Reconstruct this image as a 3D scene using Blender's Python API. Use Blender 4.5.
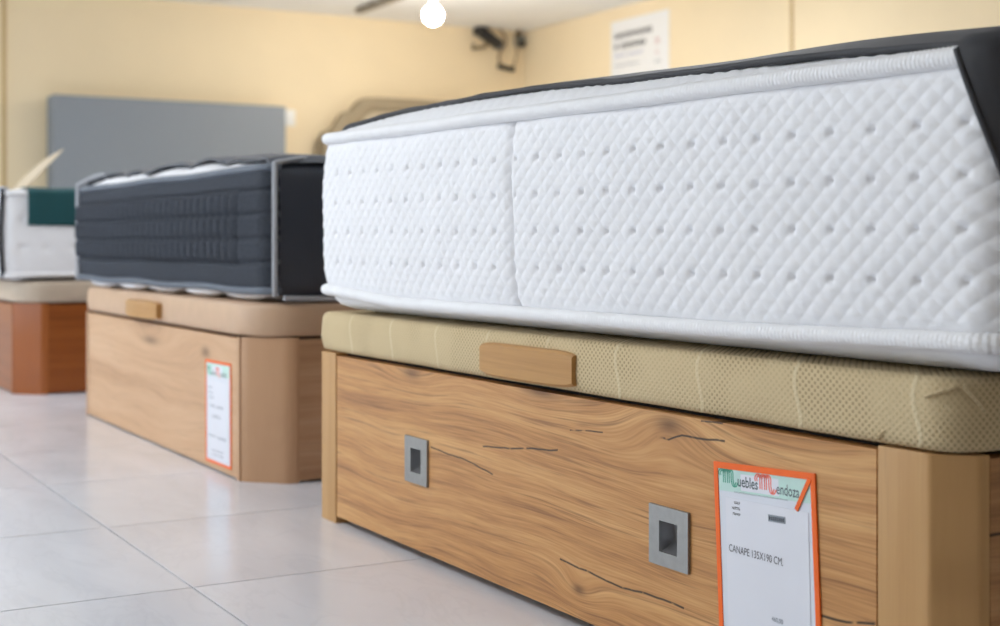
import bpy, bmesh, math, random
import numpy as np
from mathutils import Vector, Matrix, Euler

for o in list(bpy.data.objects):
    bpy.data.objects.remove(o, do_unlink=True)
scene = bpy.context.scene
COL = scene.collection
R = math.radians
PI = math.pi
random.seed(4)

# ------------------------------------------------------------------ camera
CAM_H = 0.4438
FPX = 1388.9           # 50 mm on a 36 mm sensor, image 1000 px wide
YAW = 30.0
HORIZON = 245.0
cam_d = bpy.data.cameras.new('camera')
cam_d.lens = 50.0
cam_d.sensor_width = 36.0
cam_d.sensor_fit = 'HORIZONTAL'
cam_d.shift_y = -(313.0 - HORIZON) / 1000.0
cam_d.clip_start = 0.02
cam_d.dof.use_dof = True
cam_d.dof.focus_distance = 1.50
cam_d.dof.aperture_fstop = 5.6
cam = bpy.data.objects.new('camera', cam_d)
cam.location = (0, 0, CAM_H)
cam.rotation_euler = (R(90), 0, R(-YAW))
COL.objects.link(cam)
scene.camera = cam

# ------------------------------------------------------------------ world, exposure
world = bpy.data.worlds.new('world')
scene.world = world
world.use_nodes = True
wn = world.node_tree.nodes
wn['Background'].inputs[0].default_value = (0.76, 0.88, 1.0, 1)
wn['Background'].inputs[1].default_value = 3.2
scene.view_settings.view_transform = 'Standard'
scene.view_settings.look = 'None'
scene.view_settings.exposure = 0.12
scene.view_settings.gamma = 1.0
scene.view_settings.use_curve_mapping = False

# room extents
RX0, RX1, RY0, RY1, RH = -3.2, 6.0, -3.0, 10.0, 2.23
# unseen ceiling lamps added as fill light: (x, y, watts)
FILL_PANELS = [(-1.0, 2.4, 25), (-1.0, 5.4, 24), (0.6, 7.6, 10), (2.6, 3.6, 22), (4.6, 6.4, 20), (4.2, 0.8, 12)]
FILL_COL = (0.96, 0.985, 1.0)
BULB_STRENGTH = 230.0


def ray(px, py):
    """direction of a photograph pixel, in world axes"""
    cx = (px - 500.0) / FPX
    cz = (HORIZON - py) / FPX
    f = Vector((math.sin(R(YAW)), math.cos(R(YAW)), 0))
    r = Vector((math.cos(R(YAW)), -math.sin(R(YAW)), 0))
    return f + r * cx + Vector((0, 0, cz))


def on_plane(px, py, axis, val):
    d = ray(px, py)
    o = Vector((0, 0, CAM_H))
    t = (val - o[axis]) / d[axis]
    return o + d * t


# ------------------------------------------------------------------ materials
MATS = {}


class NT:
    def __init__(self, name):
        self.m = bpy.data.materials.new(name)
        self.m.use_nodes = True
        self.t = self.m.node_tree
        self.t.nodes.clear()
        self.out = self.t.nodes.new('ShaderNodeOutputMaterial')
        self.b = self.t.nodes.new('ShaderNodeBsdfPrincipled')
        self.t.links.new(self.b.outputs[0], self.out.inputs[0])
        self._xyz = None

    def put(self, sock, v):
        if v is None:
            return
        if hasattr(v, 'is_output'):
            self.t.links.new(v, sock)
        elif isinstance(v, (tuple, list)) and len(v) == 3 and len(sock.default_value) == 4:
            sock.default_value = (*v, 1)
        else:
            sock.default_value = v

    def math(self, op, a, b=None, c=None, clamp=False):
        n = self.t.nodes.new('ShaderNodeMath')
        n.operation = op
        n.use_clamp = clamp
        for i, v in enumerate((a, b, c)):
            self.put(n.inputs[i], v)
        return n.outputs[0]

    def add(self, a, b): return self.math('ADD', a, b)
    def sub(self, a, b): return self.math('SUBTRACT', a, b)
    def mul(self, a, b): return self.math('MULTIPLY', a, b)

    def xyz(self):
        if self._xyz is None:
            tc = self.t.nodes.new('ShaderNodeTexCoord')
            s = self.t.nodes.new('ShaderNodeSeparateXYZ')
            self.t.links.new(tc.outputs['Object'], s.inputs[0])
            self._xyz = (s.outputs[0], s.outputs[1], s.outputs[2], tc.outputs['Object'])
        return self._xyz

    def vec(self, x, y, z=0.0):
        n = self.t.nodes.new('ShaderNodeCombineXYZ')
        for i, v in enumerate((x, y, z)):
            self.put(n.inputs[i], v)
        return n.outputs[0]

    def noise(self, vec, scale=1.0, detail=2.0, rough=0.5, dist=0.0):
        n = self.t.nodes.new('ShaderNodeTexNoise')
        self.put(n.inputs['Vector'], vec)
        n.inputs['Scale'].default_value = scale
        n.inputs['Detail'].default_value = detail
        n.inputs['Roughness'].default_value = rough
        n.inputs['Distortion'].default_value = dist
        return n.outputs['Fac']

    def ramp(self, fac, stops):
        n = self.t.nodes.new('ShaderNodeValToRGB')
        e = n.color_ramp.elements
        while len(e) < len(stops):
            e.new(0.5)
        for i, (p, c) in enumerate(stops):
            e[i].position = p
            e[i].color = (*c, 1)
        self.put(n.inputs[0], fac)
        return n.outputs[0]

    def mix(self, fac, a, b, mode='MIX'):
        n = self.t.nodes.new('ShaderNodeMix')
        n.data_type = 'RGBA'
        n.blend_type = mode
        self.put(n.inputs[0], fac)
        self.put(n.inputs[6], a)
        self.put(n.inputs[7], b)
        return n.outputs[2]

    def smooth(self, v, lo, hi):
        n = self.t.nodes.new('ShaderNodeMapRange')
        n.interpolation_type = 'SMOOTHSTEP'
        self.put(n.inputs[0], v)
        n.inputs[1].default_value = lo
        n.inputs[2].default_value = hi
        return n.outputs[0]

    def bump(self, h, strength=0.3, dist=0.002, normal=None):
        n = self.t.nodes.new('ShaderNodeBump')
        n.inputs['Strength'].default_value = strength
        n.inputs['Distance'].default_value = dist
        self.put(n.inputs['Height'], h)
        if normal is not None:
            self.put(n.inputs['Normal'], normal)
        return n.outputs[0]

    def fin(self, color, rough=0.6, normal=None, metal=0.0, spec=None, sheen=0.0):
        self.put(self.b.inputs['Base Color'], color)
        self.put(self.b.inputs['Roughness'], rough)
        self.put(self.b.inputs['Metallic'], metal)
        if normal is not None:
            self.put(self.b.inputs['Normal'], normal)
        if spec is not None:
            self.b.inputs['Specular IOR Level'].default_value = spec
        if sheen:
            self.b.inputs['Sheen Weight'].default_value = sheen
        return self.m


def srgb(r, g, b):
    def f(c):
        c /= 255.0
        return c / 12.92 if c <= 0.04045 else ((c + 0.055) / 1.055) ** 2.4
    return (f(r), f(g), f(b))


def simple(name, col, rough=0.6, var=0.08, nscale=30.0, bump=0.0, bscale=300.0, metal=0.0, spec=None, sheen=0.0):
    """one colour with a faint procedural variation and optional fine relief"""
    n = NT(name)
    x, y, z, ob = n.xyz()
    f = n.noise(ob, nscale, 3)
    lo = tuple(c * (1 - var) for c in col)
    hi = tuple(min(1, c * (1 + var)) for c in col)
    c = n.ramp(f, [(0.3, lo), (0.7, hi)])
    nrm = None
    if bump:
        nrm = n.bump(n.noise(ob, bscale, 2), bump, 0.001)
    MATS[name] = n.fin(c, rough, nrm, metal, spec, sheen)
    return MATS[name]


def wood(name, dark, mid, light, grain='y', cracks=(), knots=(), wav=0.07, bands=26.0, seed=0.0, rough=0.45, fib=0.5, stretch=1.0):
    n = NT(name)
    x, y, z, ob = n.xyz()
    if grain == 'y':
        u, v, w = y, z, x
    elif grain == 'x':
        u, v, w = x, z, y
    else:
        u, v, w = z, n.add(x, y), x
    wv = n.add(n.mul(w, 1.7), seed)
    d = n.noise(n.vec(n.mul(u, 1.6 * stretch), n.mul(v, 5.0), wv), 1.0, 2)
    v2 = n.add(v, n.mul(n.sub(d, 0.5), wav))
    kmask = None
    for (ku, kv, a, b, s) in knots:
        du = n.math('DIVIDE', n.sub(u, ku), a)
        dv = n.math('DIVIDE', n.sub(v, kv), b)
        r2 = n.add(n.mul(du, du), n.mul(dv, dv))
        g = n.math('EXPONENT', n.mul(r2, -1.0))
        v2 = n.add(v2, n.mul(g, s))
        core = n.math('EXPONENT', n.mul(r2, -14.0))
        kmask = core if kmask is None else n.math('MAXIMUM', kmask, core)
    big = n.noise(n.vec(n.mul(u, 0.9 * stretch), n.mul(v2, bands * 0.45), wv), 1.0, 2)
    band = n.noise(n.vec(n.mul(u, 1.3 * stretch), n.mul(v2, bands * 1.9), wv), 1.0, 4, 0.62)
    fibr = n.noise(n.vec(n.mul(u, 14.0 * stretch), n.mul(v2, 520.0), n.mul(w, 200.0)), 1.0, 2)
    f = n.add(n.mul(big, 0.55), n.mul(band, 0.55))
    f = n.add(f, n.mul(n.sub(fibr, 0.5), 0.45 * fib))
    c = n.ramp(f, [(0.30, dark), (0.52, mid), (0.74, light)])
    # dark pores in streaks
    por = n.noise(n.vec(n.mul(u, 5.0 * stretch), n.mul(v2, 190.0), wv), 1.0, 3, 0.6)
    pm = n.smooth(por, 0.54, 0.72)
    c = n.mix(n.mul(pm, 0.75 * fib), c, tuple(k * 0.75 for k in dark), 'MIX')
    if kmask is not None:
        c = n.mix(n.mul(kmask, 0.75), c, tuple(k * 0.4 for k in dark))
    cm = None
    for pts, wid in cracks:
        wob = n.mul(n.sub(n.noise(n.vec(n.mul(u, 16.0), 0.0, wid * 900), 1.0, 2), 0.5), 0.006)
        for (a, b) in zip(pts[:-1], pts[1:]):
            (u0, v0), (u1, v1) = sorted((a, b))
            k = (v1 - v0) / (u1 - u0)
            line = n.add(n.mul(n.sub(u, u0), k), v0)
            dist = n.math('ABSOLUTE', n.sub(n.add(v, wob), line))
            mk = n.smooth(dist, wid, wid * 0.35)
            ins = n.mul(n.math('GREATER_THAN', u, u0), n.math('LESS_THAN', u, u1))
            mk = n.mul(mk, ins)
            cm = mk if cm is None else n.math('MAXIMUM', cm, mk)
    if cm is not None:
        brk = n.smooth(n.noise(n.vec(n.mul(u, 60.0), n.mul(v, 60.0), 3.0), 1.0, 2), 0.28, 0.46)
        c = n.mix(n.mul(n.mul(cm, brk), 0.88), c, (0.012, 0.008, 0.006))
    nrm = n.bump(n.add(por, fibr), 0.12, 0.0006)
    MATS[name] = n.fin(c, rough, nrm, 0, 0.4)
    return MATS[name]


simple('white_fabric', srgb(243, 243, 246), 0.85, 0.02, 20, 0.25, 900, sheen=0.1)
simple('white_tape', srgb(247, 247, 249), 0.75, 0.02, 40, 0.1, 900)
simple('black_fabric', srgb(50, 51, 56), 0.62, 0.12, 15, 0.25, 1200, sheen=0.0)
simple('charcoal_fabric', srgb(61, 65, 73), 0.9, 0.16, 180, 0.5, 700, spec=0.25)
simple('black_satin', srgb(66, 71, 82), 0.42, 0.1, 10, 0.1, 900)
simple('grey_tape', srgb(176, 178, 184), 0.6, 0.05, 60, 0.1, 900)
simple('blue_grey_tape', srgb(98, 106, 118), 0.6, 0.05, 60, 0.1, 900)
simple('tan_leather', srgb(202, 168, 138), 0.45, 0.04, 25, 0.2, 500)
simple('taupe_leather', srgb(190, 172, 152), 0.5, 0.04, 25, 0.2, 500)
simple('teal_cloth', srgb(4, 72, 77), 0.75, 0.08, 12, 0.3, 600, sheen=0.1)
simple('cream_card', srgb(200, 182, 154), 0.6, 0.04, 14)
simple('wall_paint', srgb(238, 219, 184), 0.75, 0.02, 2.5, 0.08, 140)
simple('wall_joint', srgb(196, 168, 120), 0.75, 0.04, 8)
simple('ceiling_paint', srgb(246, 245, 242), 0.85, 0.015, 3, 0.06, 120)
simple('grey_upholstery', srgb(136, 142, 149), 0.85, 0.05, 60, 0.3, 500)
simple('linen_frame', srgb(152, 137, 112), 0.8, 0.05, 60, 0.3, 500)
simple('linen_panel', srgb(192, 177, 150), 0.8, 0.05, 60, 0.3, 500)
simple('brushed_steel', srgb(150, 149, 147), 0.42, 0.06, 90, 0.15, 700, metal=0.7)
simple('chrome', srgb(170, 170, 172), 0.32, 0.05, 60, metal=0.84)
simple('black_plastic', srgb(34, 33, 34), 0.45, 0.1, 40)
simple('brown_plastic', srgb(120, 98, 66), 0.55, 0.1, 40)
simple('grey_plastic', srgb(120, 124, 122), 0.5, 0.1, 40)
simple('white_plastic', srgb(240, 240, 238), 0.4, 0.02, 40)
simple('rail_metal', srgb(138, 128, 112), 0.5, 0.06, 40)
simple('orange_vinyl', srgb(252, 106, 6), 0.4, 0.03, 60)
simple('paper', srgb(226, 230, 240), 0.3, 0.01, 20)
simple('paper_inner', srgb(232, 234, 243), 0.35, 0.01, 20)
simple('poster_paper', srgb(232, 232, 232), 0.5, 0.01, 20)
simple('mint_print', srgb(200, 231, 224), 0.35, 0.05, 40)
simple('green_print', srgb(70, 168, 140), 0.4, 0.03, 40)
simple('coral_print', srgb(244, 112, 92), 0.4, 0.03, 40)
simple('ink', srgb(52, 54, 66), 0.5, 0.05, 40)
simple('ink_slate', srgb(70, 86, 92), 0.5, 0.05, 40)
simple('ink_grey', srgb(140, 148, 158), 0.5, 0.05, 40)
simple('ink_blue', srgb(140, 150, 190), 0.5, 0.05, 40)
simple('ink_rose', srgb(205, 160, 160), 0.5, 0.05, 40)
simple('grout', srgb(70, 68, 70), 0.9, 0.1, 40)
simple('window_frame_paint', srgb(200, 200, 200), 0.5, 0.03, 20)
simple('shade_black', srgb(30, 24, 20), 0.9, 0.1, 40)  # near-black that stands for the shade in the gap under the lid
simple('plinth_board', srgb(70, 55, 42), 0.8, 0.1, 40)

# materials of the added fill panels and of the bulb
n = NT('fill_panel')
n.put(n.b.inputs['Base Color'], (0.9, 0.9, 0.9))
n.b.inputs['Emission Color'].default_value = (*FILL_COL, 1)
n.b.inputs['Emission Strength'].default_value = 3.0
MATS['fill_panel'] = n.m
n = NT('bulb_glass')
n.put(n.b.inputs['Base Color'], (1, 1, 1))
n.b.inputs['Emission Color'].default_value = (1.0, 0.93, 0.82, 1)
n.b.inputs['Emission Strength'].default_value = BULB_STRENGTH
MATS['bulb_glass'] = n.m

# window glass
n = NT('glass')
g = n.t.nodes.new('ShaderNodeBsdfTransparent')
n.t.links.new(g.outputs[0], n.out.inputs[0])
MATS['glass'] = n.m

# floor tile: pale marble-look porcelain
n = NT('floor_tile')
x, y, z, ob = n.xyz()
oi = n.t.nodes.new('ShaderNodeObjectInfo')
seed = n.mul(oi.outputs['Random'], 40.0)
big = n.noise(n.vec(n.mul(x, 5.0), n.mul(y, 1.8), seed), 1.0, 4, 0.55, 0.6)
vein = n.noise(n.vec(n.mul(x, 9.0), n.mul(y, 3.2), n.add(seed, 7.0)), 1.0, 5, 0.6, 1.2)
c = n.ramp(big, [(0.30, srgb(219, 220, 227)), (0.60, srgb(229, 230, 236)), (0.8, srgb(234, 234, 238))])
vm = n.smooth(n.math('ABSOLUTE', n.sub(vein, 0.5)), 0.035, 0.0)
c = n.mix(n.mul(vm, 0.10), c, srgb(180, 182, 192))
rg = n.add(n.mul(big, 0.12), 0.14)
MATS['floor_tile'] = n.fin(c, rg, n.bump(big, 0.02, 0.001), 0, 0.5)

# lid mesh fabric (beige 3D mesh with embroidered arcs)
n = NT('mesh_fabric')
x, y, z, ob = n.xyz()
u = n.add(n.sub(x, y), 0.0)
K = 2 * PI / 0.0080
a = n.math('SINE', n.mul(u, K))
b = n.math('SINE', n.mul(z, K * 1.15))
pat = n.mul(a, b)
hole = n.smooth(pat, -0.1, 0.75)
wob = n.mul(n.math('SINE', n.mul(z, 42.0)), 0.030)
arc = n.math('FRACT', n.math('DIVIDE', n.add(n.sub(u, n.mul(z, 0.9)), wob), 0.145))
arc = n.math('ABSOLUTE', n.sub(arc, 0.5))
am = n.smooth(arc, 0.026, 0.008)
zone = n.smooth(n.noise(n.vec(n.mul(u, 9.0), n.mul(z, 9.0), 0.0), 1.0, 1), 0.44, 0.58)
c = n.mix(n.mul(hole, n.add(0.14, n.mul(zone, 0.38))), srgb(212, 191, 152), srgb(128, 106, 72))
c = n.mix(n.mul(am, 0.7), c, srgb(224, 208, 172))
h = n.sub(n.mul(am, 1.2), n.mul(hole, 0.8))
nr = n.bump(h, 0.5, 0.0012)
MATS['mesh_fabric'] = n.fin(c, 0.85, nr, 0, 0.3)


# ------------------------------------------------------------------ mesh helpers
def link(ob, parent=None):
    COL.objects.link(ob)
    if parent is not None:
        ob.parent = parent
    return ob


def mesh_obj(name, verts, faces, mat, parent=None, smooth=True, angle=35):
    me = bpy.data.meshes.new(name)
    me.from_pydata([tuple(map(float, v)) for v in verts], [], [tuple(map(int, f)) for f in faces])
    me.validate()
    me.materials.append(MATS[mat] if isinstance(mat, str) else mat)
    if smooth:
        me.shade_smooth()
        me.set_sharp_from_angle(angle=R(angle))
    me.update()
    return link(bpy.data.objects.new(name, me), parent)


class MB:
    """collects shapes of ONE part"""
    def __init__(self):
        self.v = []
        self.f = []

    def raw(self, verts, faces):
        o = len(self.v)
        self.v.extend(verts)
        self.f.extend([[i + o for i in f] for f in faces])

    def box(self, a, b, bev=0.0):
        bm = bmesh.new()
        bmesh.ops.create_cube(bm, size=1.0)
        for v in bm.verts:
            v.co = Vector(((a[0] + b[0]) / 2 + v.co.x * abs(b[0] - a[0]), (a[1] + b[1]) / 2 + v.co.y * abs(b[1] - a[1]), (a[2] + b[2]) / 2 + v.co.z * abs(b[2] - a[2])))
        if bev > 0:
            bmesh.ops.bevel(bm, geom=bm.edges[:], offset=bev, segments=2, affect='EDGES', profile=0.6)
        self._bm(bm)

    def _bm(self, bm, mtx=None):
        bm.verts.index_update()
        vs = [(mtx @ v.co if mtx else v.co).copy() for v in bm.verts]
        fs = [[v.index for v in f.verts] for f in bm.faces]
        bm.free()
        self.raw(vs, fs)

    def xbox(self, mtx, size, bev=0.0):
        bm = bmesh.new()
        bmesh.ops.create_cube(bm, size=1.0)
        for v in bm.verts:
            v.co = Vector((v.co.x * size[0], v.co.y * size[1], v.co.z * size[2]))
        if bev > 0:
            bmesh.ops.bevel(bm, geom=bm.edges[:], offset=bev, segments=2, affect='EDGES', profile=0.6)
        self._bm(bm, mtx)

    def grid(self, P, wrap_u=False):
        """P: array [rows, cols, 3]"""
        nr, nc = P.shape[:2]
        vs = P.reshape(-1, 3)
        fs = []
        cc = nc if wrap_u else nc - 1
        for r in range(nr - 1):
            for c in range(cc):
                c2 = (c + 1) % nc
                fs.append([r * nc + c, r * nc + c2, (r + 1) * nc + c2, (r + 1) * nc + c])
        self.raw(list(vs), fs)

    def ngon(self, pts, flip=False):
        idx = list(range(len(pts)))
        self.raw(list(pts), [idx[::-1] if flip else idx])

    def tube(self, pts, rad, seg=8, caps=True):
        pts = np.asarray(pts, float)
        nP = len(pts)
        rad = np.full(nP, rad) if np.isscalar(rad) else np.asarray(rad)
        tan = np.gradient(pts, axis=0)
        tan /= np.linalg.norm(tan, axis=1)[:, None] + 1e-12
        up = np.array([0, 0, 1.0])
        if abs(tan[0] @ up) > 0.9:
            up = np.array([1.0, 0, 0])
        a = np.cross(tan[0], up)
        a /= np.linalg.norm(a)
        A = np.zeros_like(pts)
        A[0] = a
        for i in range(1, nP):
            a = A[i - 1] - tan[i] * (A[i - 1] @ tan[i])
            A[i] = a / (np.linalg.norm(a) + 1e-12)
        B = np.cross(tan, A)
        th = np.linspace(0, 2 * PI, seg, endpoint=False)
        P = pts[:, None, :] + rad[:, None, None] * (np.cos(th)[None, :, None] * A[:, None, :] + np.sin(th)[None, :, None] * B[:, None, :])
        self.grid(P, True)
        if caps:
            self.ngon(list(P[0]), True)
            self.ngon(list(P[-1]))

    def prism(self, poly, z0, z1, bev=0.0):
        """plan polygon extruded upward, small chamfer on top and bottom"""
        poly = np.asarray(poly, float)
        c = poly.mean(axis=0)
        def ring(z, s):
            d = poly - c
            L = np.linalg.norm(d, axis=1)[:, None]
            p = poly - d / L * s
            return np.c_[p, np.full(len(p), z)]
        rings = [ring(z0, bev), ring(z0 + bev, 0), ring(z1 - bev, 0), ring(z1, bev)] if bev else [ring(z0, 0), ring(z1, 0)]
        self.grid(np.array(rings), True)
        self.ngon(list(rings[0]), True)
        self.ngon(list(rings[-1]))

    def build(self, name, mat, parent=None, smooth=True, angle=35):
        ob = mesh_obj(name, self.v, self.f, mat, parent, smooth, angle)
        bm = bmesh.new()
        bm.from_mesh(ob.data)
        bmesh.ops.recalc_face_normals(bm, faces=bm.faces[:])
        bm.to_mesh(ob.data)
        bm.free()
        return ob


def empty(name, loc, label, cat, rz=0.0, group=None):
    o = bpy.data.objects.new(name, None)
    o.empty_display_size = 0.1
    o.location = loc
    o.rotation_euler = (0, 0, rz)
    return tag(link(o), label, cat, group)


def tag(o, label=None, cat=None, group=None, kind=None):
    if label: o['label'] = label
    if cat: o['category'] = cat
    if group: o['group'] = group
    if kind: o['kind'] = kind
    return o


def struct(o):
    o['kind'] = 'structure'
    return o


def round_poly(pts, radii, seg=5):
    out = []
    m = len(pts)
    for i in range(m):
        p = Vector(pts[i]); r = radii[i]
        if r <= 0:
            out.append(tuple(p)); continue
        a = (Vector(pts[i - 1]) - p).normalized()
        b = (Vector(pts[(i + 1) % m]) - p).normalized()
        ang = a.angle(b)
        d = r / math.tan(ang / 2)
        c = p + (a + b).normalized() * (r / math.sin(ang / 2))
        s = p + a * d - c
        e = p + b * d - c
        tot = s.angle_signed(e)
        for k in range(seg + 1):
            t = -tot * k / seg
            out.append((c.x + s.x * math.cos(t) - s.y * math.sin(t), c.y + s.x * math.sin(t) + s.y * math.cos(t)))
    return out


def smoothstep(a, b, x):
    t = np.clip((np.asarray(x, float) - a) / (b - a), 0, 1)
    return t * t * (3 - 2 * t)


def vnoise(x, seed=0):
    """smooth 1-D value noise"""
    x = np.asarray(x, float)
    i = np.floor(x).astype(int)
    f = x - i
    f = f * f * (3 - 2 * f)
    def h(k):
        return np.modf(np.abs(np.sin((k + seed * 17.13) * 12.9898) * 43758.5453))[0]
    return h(i) * (1 - f) + h(i + 1) * f - 0.5


# ------------------------------------------------------------------ room shell
def slab(name, a, b, mat):
    m = MB(); m.box(a, b)
    return struct(m.build(name, mat, None, False))


floor = slab('floor', (RX0, RY0, -0.08), (RX1, RY1, -0.010), 'grout')
ceiling = slab('ceiling', (RX0, RY0, RH), (RX1, RY1, RH + 0.1), 'ceiling_paint')
slab('wall_back', (RX0, RY1, -0.08), (RX1 + 0.1, RY1 + 0.1, RH + 0.1), 'wall_paint')
slab('wall_right', (RX1, RY0, -0.08), (RX1 + 0.1, RY1, RH + 0.1), 'wall_paint')
slab('wall_front', (RX0, RY0 - 0.1, -0.08), (RX1 + 0.1, RY0, RH + 0.1), 'wall_paint')
# shop-window wall (to the left, out of the frame): piers, sill and lintel around three windows
WIN = [(2.0, 5.4), (5.9, 9.3)]
m = MB()
m.box((RX0 - 0.1, RY0, -0.08), (RX0, RY1, 0.25))
m.box((RX0 - 0.1, RY0, 2.05), (RX0, RY1, RH + 0.1))
prev = RY0
for (a, b) in WIN + [(RY1, RY1)]:
    if a > prev:
        m.box((RX0 - 0.1, prev, 0.25), (RX0, a, 2.05))
    prev = b
struct(m.build('wall_left', 'wall_paint', None, False))
for i, (a, b) in enumerate(WIN):
    m = MB()
    xf = RX0 - 0.05
    for (p, q) in (((xf - .03, a, .25), (xf + .03, b, .31)), ((xf - .03, a, 1.99), (xf + .03, b, 2.05)), ((xf - .03, a, .31), (xf + .03, a + .06, 1.99)), ((xf - .03, b - .06, .31), (xf + .03, b, 1.99)), ((xf - .03, (a + b) / 2 - .03, .31), (xf + .03, (a + b) / 2 + .03, 1.99))):
        m.box(p, q)
    w = struct(m.build('window_%d' % (i + 1), 'window_frame_paint', None, False))
    for (p, q) in ((a + .06, (a + b) / 2 - .03), ((a + b) / 2 + .03, b - .06)):
        m = MB(); m.box((xf - .004, p, .31), (xf + .004, q, 1.99))
        m.build('pane', 'glass', w, False)

# floor tiles, 44 cm, laid square to the room
TS, X_JOINT, Y_JOINT, GAP = 0.44, 0.555, 1.759, 0.0030
proto = None
rest = MB()
ix0 = math.floor((RX0 - X_JOINT) / TS); ix1 = math.ceil((RX1 - X_JOINT) / TS)
iy0 = math.floor((RY0 - Y_JOINT) / TS); iy1 = math.ceil((RY1 - Y_JOINT) / TS)
for ix in range(ix0, ix1):
    for iy in range(iy0, iy1):
        x0 = X_JOINT + ix * TS; y0 = Y_JOINT + iy * TS
        cx, cy = x0 + TS / 2, y0 + TS / 2
        full = x0 >= RX0 and x0 + TS <= RX1 and y0 >= RY0 and y0 + TS <= RY1
        if full and -0.9 < cx < 2.4 and 0.4 < cy < 9.6:
            if proto is None:
                m = MB()
                h = TS / 2 - GAP / 2
                e = 0.0003
                m.raw([(-h, -h, -.01), (h, -h, -.01), (h, h, -.01), (-h, h, -.01), (-h, -h, -e), (h, -h, -e), (h, h, -e), (-h, h, -e), (-h + e, -h + e, 0), (h - e, -h + e, 0), (h - e, h - e, 0), (-h + e, h - e, 0)],
                      [(0, 1, 5, 4), (1, 2, 6, 5), (2, 3, 7, 6), (3, 0, 4, 7), (4, 5, 9, 8), (5, 6, 10, 9), (6, 7, 11, 10), (7, 4, 8, 11), (8, 9, 10, 11)])
                proto = m.build('tile', 'floor_tile', floor, False)
                t = proto
            else:
                t = proto.copy(); COL.objects.link(t); t.parent = floor
            t.location = (cx, cy, 0)
        else:
            a = (max(x0 + GAP / 2, RX0), max(y0 + GAP / 2, RY0)); b = (min(x0 + TS - GAP / 2, RX1), min(y0 + TS - GAP / 2, RY1))
            if b[0] - a[0] > 0.01 and b[1] - a[1] > 0.01:
                rest.raw([(a[0], a[1], 0), (b[0], a[1], 0), (b[0], b[1], 0), (a[0], b[1], 0)], [(0, 1, 2, 3)])
t = rest.build('tile_field', 'floor_tile', floor, False)
t['kind'] = 'stuff'

# wall joints and skirting
p = on_plane(4, 100, 1, RY1)
struct(slab('trim_1', (p.x - 0.014, RY1 - 0.006, 0), (p.x + 0.014, RY1, RH), 'wall_joint'))
p = on_plane(792, 20, 0, RX1)
struct(slab('trim_2', (RX1 - 0.006, p.y - 0.012, 0), (RX1, p.y + 0.012, RH), 'wall_joint'))
slab('baseboard_back', (RX0, RY1 - 0.012, 0), (RX1 - 0.012, RY1, 0.08), 'white_plastic')
slab('baseboard_right', (RX1 - 0.012, RY0, 0), (RX1, RY1, 0.08), 'white_plastic')

# lamp panels added out of the frame to light the shop
for i, (lx, ly, watt) in enumerate(FILL_PANELS):
    t = empty('fill_lamp', (lx, ly, RH), 'flat square lamp panel with white rim, added unseen to light the shop', 'lamp', 0, 'added fill lamp panels')
    m = MB()
    for (p, q) in (((-.31, -.31, -.02), (.31, -.29, 0)), ((-.31, .29, -.02), (.31, .31, 0)), ((-.31, -.29, -.02), (-.29, .29, 0)), ((.29, -.29, -.02), (.31, .29, 0))):
        m.box(p, q)
    m.build('rim', 'white_plastic', t, False)
    m = MB(); m.box((-.29, -.29, -.012), (.29, .29, -.004))
    m.build('diffuser', 'fill_panel', t, False)
    ld = bpy.data.lights.new('fill_light', 'AREA')
    ld.shape = 'SQUARE'; ld.size = 0.56; ld.energy = watt; ld.color = FILL_COL
    lo = bpy.data.objects.new('fill_light', ld)
    lo.location = (0, 0, -0.018)
    link(lo, t)


# ------------------------------------------------------------------ storage bed bases
def bed_local(px, py, X, yc):
    p = on_plane(px, py, 0, X)
    return (p.y - yc, p.z)


def rrect(x0, x1, y0, y1, r, n_long=60, n_short=60, n_arc=8):
    """closed rounded rectangle, counter-clockwise"""
    pts = []
    def seg(a, b, k):
        for i in range(k):
            t = i / k
            pts.append((a[0] + (b[0] - a[0]) * t, a[1] + (b[1] - a[1]) * t))
    def arc(c, a0):
        for i in range(n_arc):
            a = a0 + (PI / 2) * i / n_arc
            pts.append((c[0] + r * math.cos(a), c[1] + r * math.sin(a)))
    seg((x0 + r, y0), (x1 - r, y0), n_short); arc((x1 - r, y0 + r), -PI / 2)
    seg((x1, y0 + r), (x1, y1 - r), n_long); arc((x1 - r, y1 - r), 0)
    seg((x1 - r, y1), (x0 + r, y1), n_short); arc((x0 + r, y1 - r), PI / 2)
    seg((x0, y1 - r), (x0, y0 + r), n_long); arc((x0 + r, y0 + r), PI)
    return np.array(pts)


def loft_rrect(mb, x0, x1, y0, y1, r, prof, disp=None, **kw):
    """prof: list of (inset, z); the surface bulges by disp(x, y, z) outward"""
    rings = []
    for (ins, z) in prof:
        q = rrect(x0 + ins, x1 - ins, y0 + ins, y1 - ins, max(r - ins, 0.004), **kw)
        ring = np.c_[q, np.full(len(q), z)]
        rings.append(ring)
    P = np.array(rings)
    if disp is not None:
        P = disp(P)
    mb.grid(P, True)
    mb.ngon(list(P[0]), True)
    mb.ngon(list(P[-1]))


DEPTH = 1.90
Z_BASE = 0.2715       # top of the box
Z_LID = 0.335         # top of the lid cushion


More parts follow.
